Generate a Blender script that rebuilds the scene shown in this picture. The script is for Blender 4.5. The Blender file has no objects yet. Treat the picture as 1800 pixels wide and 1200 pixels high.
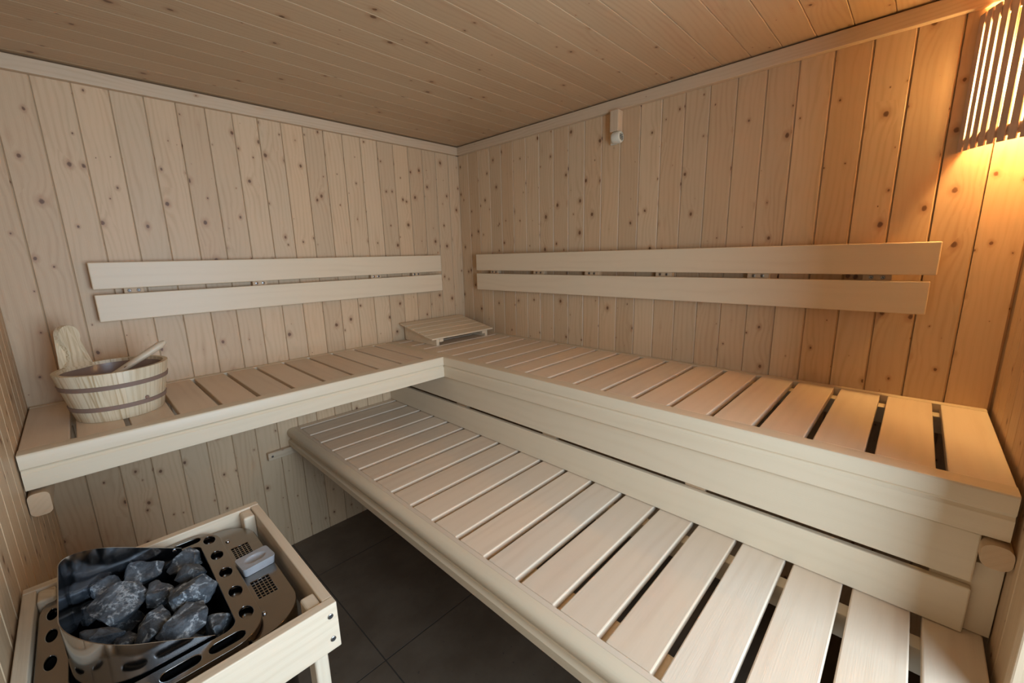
import bpy, bmesh, math, random
from mathutils import Vector, Matrix
R = random.Random(7)
PI = math.pi
SC = bpy.context.scene
COL = SC.collection

# ---------------------------------------------------------------- dimensions
H = 2.063; LA = 1.931; LB = 2.326
ZU = 0.9495; ZL = 0.6123
DA = 0.5486; DB = 0.60; XL = 1.154; XR = 0.585
CAMP = dict(loc=(-1.7581, -2.1239, 1.4142), yaw=0.8026, pitch=-0.2035, roll=-0.0241, f=734.645)

# ---------------------------------------------------------------- materials
def new_mat(name):
    m = bpy.data.materials.new(name); m.use_nodes = True
    nt = m.node_tree; nt.nodes.clear()
    out = nt.nodes.new('ShaderNodeOutputMaterial'); b = nt.nodes.new('ShaderNodeBsdfPrincipled')
    nt.links.new(b.outputs[0], out.inputs[0])
    return m, nt, b

class G:
    def __init__(s, nt): s.nt = nt
    def n(s, t, **k):
        x = s.nt.nodes.new(t)
        for a, v in k.items(): setattr(x, a, v)
        return x
    def l(s, a, b): s.nt.links.new(a, b)
    def math(s, op, a, b=None, c=None, clamp=False):
        x = s.n('ShaderNodeMath', operation=op, use_clamp=clamp)
        for i, v in enumerate((a, b, c)):
            if v is None: continue
            if hasattr(v, 'is_linked'): s.l(v, x.inputs[i])
            else: x.inputs[i].default_value = v
        return x.outputs[0]
    def vec(s, x, y, z=0.0):
        c = s.n('ShaderNodeCombineXYZ')
        for i, v in enumerate((x, y, z)):
            if hasattr(v, 'is_linked'): s.l(v, c.inputs[i])
            else: c.inputs[i].default_value = v
        return c.outputs[0]
    def noise(s, v, scale, detail=2, rough=.5, dist=0):
        x = s.n('ShaderNodeTexNoise'); s.l(v, x.inputs['Vector'])
        x.inputs['Scale'].default_value = scale; x.inputs['Detail'].default_value = detail
        x.inputs['Roughness'].default_value = rough; x.inputs['Distortion'].default_value = dist
        return x.outputs['Fac']
    def mix(s, f, a, b, mode='MIX'):
        x = s.n('ShaderNodeMix', data_type='RGBA', blend_type=mode)
        for i, v in ((0, f), (6, a), (7, b)):
            if hasattr(v, 'is_linked'): s.l(v, x.inputs[i])
            else: x.inputs[i].default_value = v if i == 0 else (*v, 1)
        return x.outputs[2]
    def ramp(s, f, lo, hi):
        x = s.n('ShaderNodeMapRange', interpolation_type='SMOOTHSTEP')
        s.l(f, x.inputs[0]); x.inputs[1].default_value = lo; x.inputs[2].default_value = hi
        return x.outputs[0]

def wood(name, base, grain, knot=(.12, .045, .015), knots=0.0, gs=1.0, rings=90, rough=.5, tone=.12, cell=(.26, .075), red=None):
    """u runs along the grain, v across it; both in metres, offset at random for each board."""
    m, nt, b = new_mat(name); g = G(nt)
    uv = g.n('ShaderNodeUVMap', uv_map='UVMap').outputs[0]
    rn = g.n('ShaderNodeUVMap', uv_map='rnd').outputs[0]
    s = g.n('ShaderNodeSeparateXYZ'); g.l(uv, s.inputs[0]); u, v = s.outputs[0], s.outputs[1]
    r = g.n('ShaderNodeSeparateXYZ'); g.l(rn, r.inputs[0]); r1, r2 = r.outputs[0], r.outputs[1]
    low = g.noise(g.vec(g.math('MULTIPLY', u, 1.6), g.math('MULTIPLY', v, 7.0), r1), 1.0, 3)
    height = g.math('ADD', g.math('MULTIPLY', v, rings), g.math('MULTIPLY', low, rings * .10))
    kmask = None
    if knots > 0:
        cu, cv = cell
        vo = g.n('ShaderNodeTexVoronoi', voronoi_dimensions='2D', feature='F1'); vo.inputs['Scale'].default_value = 1.0
        vv = g.vec(g.math('DIVIDE', u, cu), g.math('DIVIDE', v, cv)); g.l(vv, vo.inputs['Vector'])
        d = g.n('ShaderNodeVectorMath', operation='SUBTRACT'); g.l(vv, d.inputs[0]); g.l(vo.outputs['Position'], d.inputs[1])
        ds = g.n('ShaderNodeSeparateXYZ'); g.l(d.outputs[0], ds.inputs[0])
        cs = g.n('ShaderNodeSeparateColor'); g.l(vo.outputs['Color'], cs.inputs[0])
        wob = g.noise(g.vec(u, v, r2), 90, 2)
        du = g.math('MULTIPLY', ds.outputs[0], cu); dv = g.math('MULTIPLY', ds.outputs[1], cv)
        du2 = g.math('MULTIPLY', du, .75)
        dist = g.math('SQRT', g.math('ADD', g.math('MULTIPLY', du2, du2), g.math('MULTIPLY', dv, dv)))
        dist = g.math('ADD', dist, g.math('MULTIPLY', g.math('SUBTRACT', wob, .5), .005))
        rad = g.math('MULTIPLY', g.math('POWER', cs.outputs[0], 1.8), .0078 * knots)
        rad = g.math('MAXIMUM', rad, .0001)
        q = g.math('DIVIDE', dist, rad)
        core = g.math('SUBTRACT', 1.0, g.ramp(q, .55, 1.15))
        halo = g.math('SUBTRACT', 1.0, g.ramp(q, .8, 3.2))
        # grain flows round the knot
        e = g.math('EXPONENT', g.math('MULTIPLY', g.math('DIVIDE', dist, g.math('MULTIPLY', rad, 3.5)), -1.0))
        height = g.math('ADD', height, g.math('MULTIPLY', g.math('MULTIPLY', e, rad), rings * 5.0))
        # long feathers along the grain either side of some knots
        fu = g.math('ABSOLUTE', du); fv = g.math('ABSOLUTE', dv)
        fq = g.math('ADD', g.math('DIVIDE', fu, .07), g.math('DIVIDE', fv, .012))
        feather = g.math('MULTIPLY', g.math('SUBTRACT', 1.0, g.ramp(fq, .1, 1.0)), g.ramp(cs.outputs[1], .45, .95))
        kmask = (core, halo, feather)
    fr = g.math('FRACT', height)
    tri = g.math('ABSOLUTE', g.math('SUBTRACT', g.math('MULTIPLY', fr, 2.0), 1.0))
    ring = g.ramp(tri, .25, 1.0)
    fine = g.noise(g.vec(g.math('MULTIPLY', u, 9.0), g.math('MULTIPLY', v, 420.0), r1), 1.0, 3)
    patch = g.noise(g.vec(g.math('MULTIPLY', u, 2.5), g.math('MULTIPLY', v, 16.0), r2), 1.0, 2)
    streak = g.ramp(patch, .38, .72)
    amt = g.math('MULTIPLY', g.math('MULTIPLY', ring, g.math('ADD', .35, streak)), .45 * gs)
    amt = g.math('ADD', amt, g.math('MULTIPLY', g.math('SUBTRACT', fine, .5), .45 * gs), clamp=True)
    col = g.mix(amt, base, grain)
    # board to board tone
    t = g.n('ShaderNodeMapRange'); g.l(r1, t.inputs[0]); t.inputs[3].default_value = 1 - tone; t.inputs[4].default_value = 1 + tone * .5
    t2 = g.n('ShaderNodeMapRange'); g.l(r2, t2.inputs[0]); t2.inputs[3].default_value = 1 - tone * .35; t2.inputs[4].default_value = 1 + tone * .2
    tv = g.n('ShaderNodeCombineColor'); g.l(t.outputs[0], tv.inputs[0])
    g.l(g.math('MULTIPLY', t.outputs[0], t2.outputs[0]), tv.inputs[1]); g.l(g.math('MULTIPLY', t.outputs[0], g.math('POWER', t2.outputs[0], 2.0)), tv.inputs[2])
    col = g.mix(1.0, col, tv.outputs[0], 'MULTIPLY')
    if red:
        col = g.mix(g.math('MULTIPLY', g.ramp(patch, .55, .8), .35), col, red)
    if kmask:
        core, halo, feather = kmask
        col = g.mix(g.math('MULTIPLY', feather, .22), col, (.36, .17, .07))
        col = g.mix(g.math('MULTIPLY', halo, .40), col, (.33, .15, .06))
        col = g.mix(g.math('MULTIPLY', core, .88), col, knot)
    g.l(col, b.inputs['Base Color'])
    b.inputs['Roughness'].default_value = rough
    b.inputs['Specular IOR Level'].default_value = .45
    bp = g.n('ShaderNodeBump'); bp.inputs['Strength'].default_value = .12; bp.inputs['Distance'].default_value = .002
    g.l(fine, bp.inputs['Height']); g.l(bp.outputs[0], b.inputs['Normal'])
    return m

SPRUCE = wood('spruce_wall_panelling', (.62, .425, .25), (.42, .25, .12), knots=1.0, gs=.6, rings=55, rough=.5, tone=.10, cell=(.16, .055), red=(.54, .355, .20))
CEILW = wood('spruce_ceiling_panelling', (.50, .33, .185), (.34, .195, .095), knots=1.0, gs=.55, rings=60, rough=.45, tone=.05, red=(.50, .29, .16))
TRIMW = wood('spruce_trim', (.60, .44, .285), (.42, .26, .14), knots=.6, gs=.55, rings=80, rough=.5, tone=.05, cell=(.5, .09))
ASPEN = wood('aspen_bench_slats', (.77, .61, .445), (.60, .43, .28), gs=.42, rings=28, rough=.42, tone=.09, red=(.66, .47, .34))
ASPENR = wood('aspen_rails', (.71, .575, .40), (.56, .41, .25), gs=.25, rings=30, rough=.4, tone=.04)
BACKR = wood('aspen_backrest', (.74, .58, .39), (.56, .38, .22), gs=.25, rings=30, rough=.42, tone=.04)
BUCKW = wood('bucket_pine', (.72, .59, .40), (.45, .30, .15), gs=1.7, rings=75, rough=.45, tone=.08)
GUARDW = wood('guard_pine', (.74, .60, .43), (.52, .36, .21), knots=.55, gs=.5, rings=60, rough=.5, tone=.06, cell=(.45, .12))
BROWNW = wood('lamp_slat_wood', (.62, .47, .38), (.46, .32, .25), gs=.6, rings=90, rough=.5, tone=.1)

def simple(name, col, rough=.5, metal=0.0, noise=None, bump=None, aniso=0):
    m, nt, b = new_mat(name); g = G(nt)
    tc = g.n('ShaderNodeTexCoord').outputs['Object']
    f = g.noise(tc, noise[0] if noise else 40, 4, .6)
    c2 = noise[1] if noise else tuple(c * .9 for c in col)
    g.l(g.mix(f, col, c2), b.inputs['Base Color'])
    b.inputs['Roughness'].default_value = rough; b.inputs['Metallic'].default_value = metal
    if bump:
        bp = g.n('ShaderNodeBump'); bp.inputs['Strength'].default_value = bump[1]; bp.inputs['Distance'].default_value = .004
        g.l(g.noise(tc, bump[0], 5, .65), bp.inputs['Height']); g.l(bp.outputs[0], b.inputs['Normal'])
    return m
STEEL = simple('stainless_steel', (.30, .27, .24), .20, 1.0, (25, (.25, .225, .20)))
STEELP = simple('polished_steel', (.55, .56, .58), .12, 1.0, (12, (.45, .46, .49)))
DARKST = simple('dark_steel', (.06, .06, .065), .35, .9)
BLACK = simple('black_interior', (.01, .01, .011), .7)
SCREW = simple('screw_steel', (.35, .33, .31), .3, 1.0)
SCREWD = simple('screw_recess', (.03, .028, .025), .6)
HOOP = simple('hoop_band', (.26, .17, .13), .45, 0.0, (30, (.21, .135, .10)))
SOAP = simple('soapstone', (.42, .42, .43), .5, 0, (60, (.28, .27, .27)))
PLAST = simple('cream_plastic', (.72, .66, .52), .35)
PLASTD = simple('dark_vents', (.16, .14, .10), .5)
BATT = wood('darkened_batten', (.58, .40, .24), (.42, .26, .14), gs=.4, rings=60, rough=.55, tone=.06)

def stone_mat():
    m, nt, b = new_mat('olivine_stone'); g = G(nt)
    tc = g.n('ShaderNodeTexCoord').outputs['Object']
    oi = g.n('ShaderNodeObjectInfo').outputs['Random']
    mp = g.n('ShaderNodeVectorMath', operation='ADD'); g.l(tc, mp.inputs[0]); g.l(g.vec(g.math('MULTIPLY', oi, 9.0), oi, oi), mp.inputs[1])
    v = mp.outputs[0]
    a = g.noise(v, 38, 8, .72); c = g.noise(v, 160, 6, .75); e = g.noise(v, 14, 3, .5, 1.2)
    col = g.mix(g.ramp(a, .35, .7), (.03, .036, .043), (.125, .14, .155))
    vein = g.math('MULTIPLY', g.math('SUBTRACT', 1.0, g.ramp(g.math('ABSOLUTE', g.math('SUBTRACT', e, .5)), .0, .055)), g.ramp(c, .42, .58))
    col = g.mix(g.math('MULTIPLY', vein, .8), col, (.50, .53, .54))
    col = g.mix(g.math('MULTIPLY', g.ramp(c, .58, .72), .6), col, (.30, .32, .33))
    g.l(col, b.inputs['Base Color']); b.inputs['Roughness'].default_value = .62
    bp = g.n('ShaderNodeBump'); bp.inputs['Strength'].default_value = .7; bp.inputs['Distance'].default_value = .004
    g.l(g.math('ADD', a, g.math('MULTIPLY', c, .5)), bp.inputs['Height']); g.l(bp.outputs[0], b.inputs['Normal'])
    return m
STONE = stone_mat()

def tile_mat():
    m, nt, b = new_mat('floor_tiles'); g = G(nt)
    tc = g.n('ShaderNodeTexCoord').outputs['Object']
    s = g.n('ShaderNodeSeparateXYZ'); g.l(tc, s.inputs[0])
    T = .60
    def dist(c, o):
        f = g.math('FRACT', g.math('DIVIDE', g.math('SUBTRACT', c, o), T))
        return g.math('MULTIPLY', g.math('MINIMUM', f, g.math('SUBTRACT', 1.0, f)), T)
    d = g.math('MINIMUM', dist(s.outputs[0], -1.199 - 10 * T), dist(s.outputs[1], -.915 - 10 * T))
    grout = g.math('SUBTRACT', 1.0, g.ramp(d, .0012, .0028))
    a = g.noise(tc, 5, 5, .6); c = g.noise(tc, 45, 4, .6)
    col = g.mix(g.ramp(a, .3, .7), (.12, .082, .052), (.17, .125, .085))
    col = g.mix(g.math('MULTIPLY', c, .3), col, (.08, .068, .055))
    col = g.mix(g.math('MULTIPLY', g.ramp(g.noise(tc, 60, 2), .70, .74), .6), col, (.05, .045, .04))
    col = g.mix(grout, col, (.045, .038, .032))
    g.l(col, b.inputs['Base Color']); b.inputs['Roughness'].default_value = .5
    bp = g.n('ShaderNodeBump'); bp.inputs['Strength'].default_value = .4; bp.inputs['Distance'].default_value = .003
    g.l(g.math('SUBTRACT', g.math('MULTIPLY', a, .3), grout), bp.inputs['Height']); g.l(bp.outputs[0], b.inputs['Normal'])
    return m
TILE = tile_mat()

def emit(name, col, st):
    m = bpy.data.materials.new(name); m.use_nodes = True; nt = m.node_tree; nt.nodes.clear()
    o = nt.nodes.new('ShaderNodeOutputMaterial'); e = nt.nodes.new('ShaderNodeEmission')
    e.inputs[0].default_value = (*col, 1); e.inputs[1].default_value = st
    nt.links.new(e.outputs[0], o.inputs[0]); return m
BULB = emit('glowing_bulb', (1.0, .64, .25), 600.0)

# ---------------------------------------------------------------- mesh helpers
def new_bm():
    b = bmesh.new(); b.loops.layers.uv.new('UVMap'); b.loops.layers.uv.new('rnd'); return b

def set_uv(bm, faces, grain, off=None, rnd=None):
    """grain: unit vector (local) of the grain direction"""
    uvl = bm.loops.layers.uv['UVMap']; rl = bm.loops.layers.uv['rnd']
    if off is None: off = (R.uniform(0, 90), R.uniform(0, 90))
    if rnd is None: rnd = (R.random(), R.random())
    gd = Vector(grain).normalized()
    for f in faces:
        n = f.normal if f.normal.length > 0 else Vector((0, 0, 1))
        t = n.cross(gd)
        if t.length < .3:
            t = gd.orthogonal(); t2 = gd.cross(t)
            for l in f.loops:
                l[uvl].uv = (off[0] + l.vert.co.dot(t2) * .15 + l.vert.co.dot(gd), off[1] + l.vert.co.dot(t)); l[rl].uv = rnd
            continue
        t.normalize()
        ax = [abs(c) for c in t]; k = ax.index(max(ax))
        if t[k] < 0: t = -t
        for l in f.loops:
            l[uvl].uv = (off[0] + l.vert.co.dot(gd), off[1] + l.vert.co.dot(t)); l[rl].uv = rnd

def add_bm(dst, src):
    """append src to dst, keeping uvs"""
    me = bpy.data.meshes.new('tmp'); src.to_mesh(me); dst.from_mesh(me); bpy.data.meshes.remove(me); src.free()

def box(bm, lo, hi, grain='x', bev=.0015, seg=2, mat4=None, edges=None, rnd=None):
    t = new_bm()
    lo = Vector(lo); hi = Vector(hi)
    c = (lo + hi) / 2; s = hi - lo
    bmesh.ops.create_cube(t, size=1, matrix=Matrix.Translation(c) @ Matrix.Diagonal((abs(s.x), abs(s.y), abs(s.z), 1)))
    if bev > 0:
        es = [e for e in t.edges if edges is None or edges(e)]
        bmesh.ops.bevel(t, geom=es, offset=bev, segments=seg, affect='EDGES', profile=.5)
    t.normal_update()
    g = {'x': (1, 0, 0), 'y': (0, 1, 0), 'z': (0, 0, 1)}[grain]
    set_uv(t, t.faces, g, rnd=rnd)
    if mat4 is not None: t.transform(mat4)
    add_bm(bm, t)

def extrude_profile(bm, pts, axis_len0, axis_len1, place, grain_local=(0, 0, 1)):
    """pts: closed 2D polygon; extruded along w; place(a,b,w)->Vector"""
    t = new_bm(); n = len(pts)
    A = [t.verts.new(place(a, b, axis_len0)) for a, b in pts]
    B = [t.verts.new(place(a, b, axis_len1)) for a, b in pts]
    for i in range(n):
        j = (i + 1) % n
        t.faces.new((A[i], A[j], B[j], B[i]))
    t.faces.new(A[::-1]); t.faces.new(B)
    bmesh.ops.recalc_face_normals(t, faces=t.faces)
    gd = (place(0, 0, 1) - place(0, 0, 0)).normalized()
    t.normal_update(); set_uv(t, t.faces, gd)
    add_bm(bm, t)

def lathe(bm, prof, center=(0, 0, 0), seg=48, axis='z', grain='z', rnd=None):
    t = new_bm(); rings = []
    for r, z in prof:
        rings.append([t.verts.new((max(r, 1e-5) * math.cos(2 * PI * i / seg), max(r, 1e-5) * math.sin(2 * PI * i / seg), z)) for i in range(seg)])
    for a, b in zip(rings, rings[1:]):
        for i in range(seg):
            j = (i + 1) % seg
            t.faces.new((a[i], a[j], b[j], b[i]))
    bmesh.ops.remove_doubles(t, verts=t.verts, dist=2e-5)
    bmesh.ops.recalc_face_normals(t, faces=t.faces)
    t.normal_update(); set_uv(t, t.faces, {'x': (1, 0, 0), 'y': (0, 1, 0), 'z': (0, 0, 1)}[grain], rnd=rnd)
    M = Matrix.Translation(center)
    if axis == 'x': M = M @ Matrix.Rotation(PI / 2, 4, 'Y')
    if axis == 'y': M = M @ Matrix.Rotation(-PI / 2, 4, 'X')
    t.transform(M); add_bm(bm, t)

def tube(bm, pts, rad, seg=12, cap=True):
    t = new_bm(); rings = []
    pts = [Vector(p) for p in pts]
    for i, p in enumerate(pts):
        d = (pts[min(i + 1, len(pts) - 1)] - pts[max(i - 1, 0)]).normalized()
        a = d.orthogonal().normalized() if i == 0 else (a - d * a.dot(d)).normalized()
        b = d.cross(a); r = rad[i] if isinstance(rad, (list, tuple)) else rad
        rings.append([t.verts.new(p + (a * math.cos(2 * PI * k / seg) + b * math.sin(2 * PI * k / seg)) * r) for k in range(seg)])
    for a_, b_ in zip(rings, rings[1:]):
        for k in range(seg):
            t.faces.new((a_[k], a_[(k + 1) % seg], b_[(k + 1) % seg], b_[k]))
    if cap: t.faces.new(rings[0][::-1]); t.faces.new(rings[-1])
    bmesh.ops.recalc_face_normals(t, faces=t.faces); t.normal_update()
    set_uv(t, t.faces, (pts[-1] - pts[0]).normalized()); add_bm(bm, t)

def obj(name, bm, mat, parent=None, smooth=None, origin=None):
    me = bpy.data.meshes.new(name)
    base = Vector(origin) if origin is not None else (parent_base(parent) if parent else None)
    if parent is None and origin is None:
        vs = [v.co for v in bm.verts]
        base = Vector(((min(v.x for v in vs) + max(v.x for v in vs)) / 2, (min(v.y for v in vs) + max(v.y for v in vs)) / 2, min(v.z for v in vs)))
    if base is not None:
        bmesh.ops.translate(bm, verts=bm.verts, vec=-base)
    bm.to_mesh(me); bm.free(); me.materials.append(mat)
    o = bpy.data.objects.new(name, me); COL.objects.link(o)
    if parent: o.parent = parent
    elif base is not None: o.location = base
    if smooth is not None:
        me.shade_smooth() if hasattr(me, 'shade_smooth') else None
        try:
            me.set_sharp_from_angle(angle=math.radians(smooth))
        except Exception: pass
    return o

def parent_base(p):
    v = Vector((0, 0, 0))
    while p: v += p.location; p = p.parent
    return v

def tag(o, label, cat, group=None):
    o['label'] = label; o['category'] = cat
    if group: o['group'] = group
    return o
def thing(name, loc, label, cat, group=None):
    o = bpy.data.objects.new(name, None); COL.objects.link(o); o.location = loc; o.empty_display_size = .1
    return tag(o, label, cat, group)
def part(name, mat, parent, fn, smooth=None, label=None):
    bm = new_bm(); fn(bm); o = obj(name, bm, mat, parent, smooth)
    if label: o['label'] = label
    return o
def struct(name, mat, fn, smooth=None):
    bm = new_bm(); fn(bm); o = obj(name, bm, mat, None, smooth, origin=(0, 0, 0)); o['kind'] = 'structure'; return o

# ---------------------------------------------------------------- room shell
PW = .0928
def planks(bm, first, lo, hi, fn, bev=.0035):
    """fn(a, b, rnd) adds one plank covering a..b along the wall"""
    edges = [first]
    while edges[0] > lo: edges.insert(0, edges[0] - PW)
    while edges[-1] < hi: edges.append(edges[-1] + PW)
    for a, b in zip(edges, edges[1:]):
        a2 = max(a, lo); b2 = min(b, hi)
        if b2 - a2 > .004: fn(a2, b2)
G2 = .0011
def vertical_edges(e): 
    d = e.verts[1].co - e.verts[0].co
    return abs(d.z) > .5
def wall_back(bm):
    box(bm, (-LA - .05, .006, 0), (.05, .06, H + .02), 'z', 0)
    planks(bm, -.171 - 17 * PW, -LA - .01, .0, lambda a, b: box(bm, (a + .0009, 0, 0), (b - .0009, .0065, H + .005), 'z', .0020, 1, edges=lambda e: vertical_edges(e)))
def wall_right(bm):
    box(bm, (.012, -LB - .05, 0), (.06, .05, H + .02), 'z', 0)
    planks(bm, -.095 - 22 * PW, -LB, .013, lambda a, b: box(bm, (0, a + .0008, 0), (.0125, b - .0008, H + .005), 'z', .0048, 1, edges=lambda e: vertical_edges(e) and e.verts[0].co.y < (a + b) / 2 and e.verts[0].co.x < .004))
def wall_left(bm):
    box(bm, (-LA - .06, -LB - .05, 0), (-LA - .014, .05, H + .02), 'z', 0)
    planks(bm, -.06 - 20 * PW, -LB, .0, lambda a, b: box(bm, (-LA - .0145, a + G2, 0), (-LA, b - G2, H + .005), 'z', .003, 1, edges=lambda e: vertical_edges(e)))
def hedge(e):
    d = e.verts[1].co - e.verts[0].co
    return abs(d.x) > .5
def ceiling(bm):
    box(bm, (-LA - .06, -LB - .05, H + .006), (.06, .06, H + .06), 'x', 0)
    planks(bm, -.043 - 24 * PW, -LB - .02, .03, lambda a, b: box(bm, (-LA - .03, a + .0006, H), (.03, b - .0006, H + .0065), 'x', .0032, 1, edges=lambda e: hedge(e) and e.verts[0].co.y < (a + b) / 2 and e.verts[0].co.z < H + .003))
struct('wall_back', SPRUCE, wall_back); struct('wall_right', SPRUCE, wall_right); struct('wall_left', SPRUCE, wall_left)
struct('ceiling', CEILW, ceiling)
struct('floor', TILE, lambda bm: box(bm, (-LA - .06, -LB - 1.2, -.05), (.06, .06, 0), 'x', 0))
# front wall with a tall glazed opening; its pieces are solid boards beside and above it
OX0, OX1, OZ = -1.90, -.735, 1.95
def wall_front(bm):
    y0 = -LB
    planks(bm, OX1 + .0, OX1, 0.0, lambda a, b: box(bm, (a + G2, y0 - .0145, 0), (b - G2, y0, H + .005), 'z', .003, 1, edges=lambda e: vertical_edges(e)))
    box(bm, (OX1, y0 - .06, 0), (.05, y0 - .014, H + .02), 'z', 0)
    box(bm, (-LA - .05, y0 - .06, OZ), (OX1, y0, H + .02), 'x', 0)
    box(bm, (-LA - .05, y0 - .06, 0), (OX0, y0, OZ), 'z', 0)
struct('wall_front', SPRUCE, wall_front)
struct('trim_1', TRIMW, lambda bm: box(bm, (-LA, -.024, 2.0125), (-.001, 0, 2.0575), 'x', .002))
struct('trim_2', TRIMW, lambda bm: box(bm, (-.024, -LB, 2.0125), (0, -.001, 2.0575), 'y', .002))
def opening_frame(bm):
    y0, y1 = -LB - .07, -LB + .004
    box(bm, (OX1 - .035, y0, 0), (OX1 - .001, y1, OZ), 'z', .003)
    box(bm, (OX0, y0, 0), (OX0 + .035, y1, OZ), 'z', .003)
    box(bm, (OX0 + .035, y0, OZ - .035), (OX1 - .035, y1, OZ), 'x', .003)
struct('trim_3', TRIMW, opening_frame)

# ---------------------------------------------------------------- benches
def round_rail(outer_z, h, style):
    """profile (d, z): d = distance inward from the front face"""
    if style == 'upper':
        p = [(.046, 0), (.006, 0), (.003, -.0008), (.0009, -.003), (0, -.006), (0, -.038), (.0018, -.041), (.0045, -.0425), (.0055, -.046),
             (.0035, -.050), (.0015, -.053), (.0015, -h + .0015), (.003, -h), (.024, -h), (.024, -.03), (.046, -.03)]
    else:
        p = [(.034, 0), (.022, 0), (.013, -.002), (.005, -.007), (.001, -.014), (0, -.022), (.001, -.030), (.006, -.038), (.012, -.044), (.015, -.050),
             (.013, -.055), (.003, -.058), (.001, -.060), (.001, -h + .002), (.003, -h), (.024, -h), (.024, -.03), (.034, -.03)]
    return [(d, outer_z + z) for d, z in p]

# upper bench along the right-hand wall
ub = thing('upper_bench', (-.3, -LB / 2, ZU - .1), 'long upper slatted bench along the right-hand wall under the long backrest', 'bench')
YE = -LB + .010
part('front_rail', ASPENR, ub, lambda bm: extrude_profile(bm, round_rail(ZU, .098, 'upper'), -DA + .0455, YE, lambda a, b, w: Vector((-DB + a, w, b))), 30)
part('back_rail', ASPENR, ub, lambda bm: box(bm, (-.029, YE, ZU - .03), (-.001, -.002, ZU), 'y', .0015))
part('inner_rail', ASPENR, ub, lambda bm: box(bm, (-DB + .0005, -DA + .0465, ZU - .03), (-DB + .046, -.030, ZU), 'y', .0015))
ys = [-.002] + [-(.0835 + .1178 * k) for k in range(19)]
for k in range(20):
    y1 = -.0305 if k == 0 else -(.0835 + .1178 * (k - 1)) - .018
    y0 = -(.0835 + .1178 * k) if k < 19 else YE
    part('slat', ASPEN, ub, lambda bm: box(bm, (-DB + .0475, y0, ZU - .0225), (-.0305, y1, ZU - .0004), 'x', .0025, 2))
for x0, x1 in ((-.082, -.042), (-.545, -.505)):
    part('bearer', ASPENR, ub, lambda bm: box(bm, (x0, YE + .001, ZU - .075), (x1, -.004, ZU - .0235), 'y', .002))
def stadium_bar(bm, x0, x1, yc, zc, wy, wz, r=.012):
    """bar along x with rounded cross-section"""
    pts = []
    for cx, cz, a0 in ((wy / 2 - r, wz / 2 - r, 0), (-wy / 2 + r, wz / 2 - r, PI / 2), (-wy / 2 + r, -wz / 2 + r, PI), (wy / 2 - r, -wz / 2 + r, 1.5 * PI)):
        for i in range(5):
            a = a0 + i * PI / 8; pts.append((cx + r * math.cos(a), cz + r * math.sin(a)))
    extrude_profile(bm, pts, x0, x1, lambda a, b, w: Vector((w, yc + a, zc + b)))
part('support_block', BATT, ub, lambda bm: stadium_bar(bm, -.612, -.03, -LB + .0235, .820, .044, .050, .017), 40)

# upper bench along the back wall
ua = thing('upper_bench', (-1.27, -.27, ZU - .1), 'shorter upper slatted bench along the back wall carrying the wooden bucket', 'bench')
XE = -LA + .004
part('front_rail', ASPENR, ua, lambda bm: extrude_profile(bm, round_rail(ZU, .098, 'upper'), XE, -DB + .0015, lambda a, b, w: Vector((w, -DA + a, b))), 30)
part('back_rail', ASPENR, ua, lambda bm: box(bm, (XE, -.029, ZU - .03), (-DB - .001, -.001, ZU), 'x', .0015))
gx = [-(.6797 + .1146 * k) for k in range(11)]
for k in range(12):
    x1 = -DB - .0005 if k == 0 else gx[k - 1] - .0065
    x0 = gx[k] + .0065 if k < 11 else XE
    part('slat', ASPEN, ua, lambda bm: box(bm, (x0, -DA + .0475, ZU - .0225), (x1, -.0305, ZU - .0004), 'y', .0025, 2))
for y0, y1 in ((-.082, -.042), (-.49, -.45)):
    part('bearer', ASPENR, ua, lambda bm: box(bm, (XE + .002, y0, ZU - .075), (-DB - .02, y1, ZU - .0235), 'x', .002))
def left_block(bm):
    t = new_bm()
    stadium_bar(t, 0, .50, 0, 0, .040, .062, .013)
    t.transform(Matrix.Translation((-LA + .0225, -.555, .8115)) @ Matrix.Rotation(PI / 2, 4, 'Z')); add_bm(bm, t)
part('support_block', BATT, ua, left_block, 40)

# lower bench
lb = thing('lower_bench', (-.85, -LB / 2, ZL - .09), 'lower slatted bench with a rounded front edge, wide step below the upper bench', 'bench')
part('front_rail', ASPENR, lb, lambda bm: extrude_profile(bm, round_rail(ZL, .085, 'lower'), -.002, YE, lambda a, b, w: Vector((-XL + a, w, b))), 30)
part('edge_strip', ASPEN, lb, lambda bm: box(bm, (-XL + .035, YE, ZL - .03), (-1.1045, -.002, ZL - .0006), 'y', .001))
for k in range(20):
    y1 = -.0035 if k == 0 else -(.0405 + .1203 * (k - 1)) - .0185
    y0 = -(.0405 + .1203 * k) if k < 19 else YE
    part('slat', ASPEN, lb, lambda bm: box(bm, (-1.1035, y0, ZL - .0225), (-.535, y1, ZL - .0004), 'x', .003, 2))
part('bearer', ASPENR, lb, lambda bm: box(bm, (-1.100, YE + .001, ZL - .085), (-1.020, -.004, ZL - .0235), 'y', .002))
part('bearer', ASPENR, lb, lambda bm: box(bm, (-.66, YE + .001, ZL - .085), (-.62, -.004, ZL - .0235), 'y', .002))
brk = part('wall_ledger', TRIMW, lb, lambda bm: box(bm, (-1.254, -.026, .489), (-.56, -.001, .526), 'x', .003))
def screw_head(bm, c, n, r=.0045):
    """countersunk screw: rim disc with a cross recess, facing n"""
    q = Vector((0, 0, 1)).rotation_difference(Vector(n)).to_matrix().to_4x4()
    t = new_bm(); lathe(t, [(0, -.001), (r, -.001), (r, .0006), (r * .8, .0012), (0, .0012)], seg=16)
    t.transform(Matrix.Translation(c) @ q); add_bm(bm, t)
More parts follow.
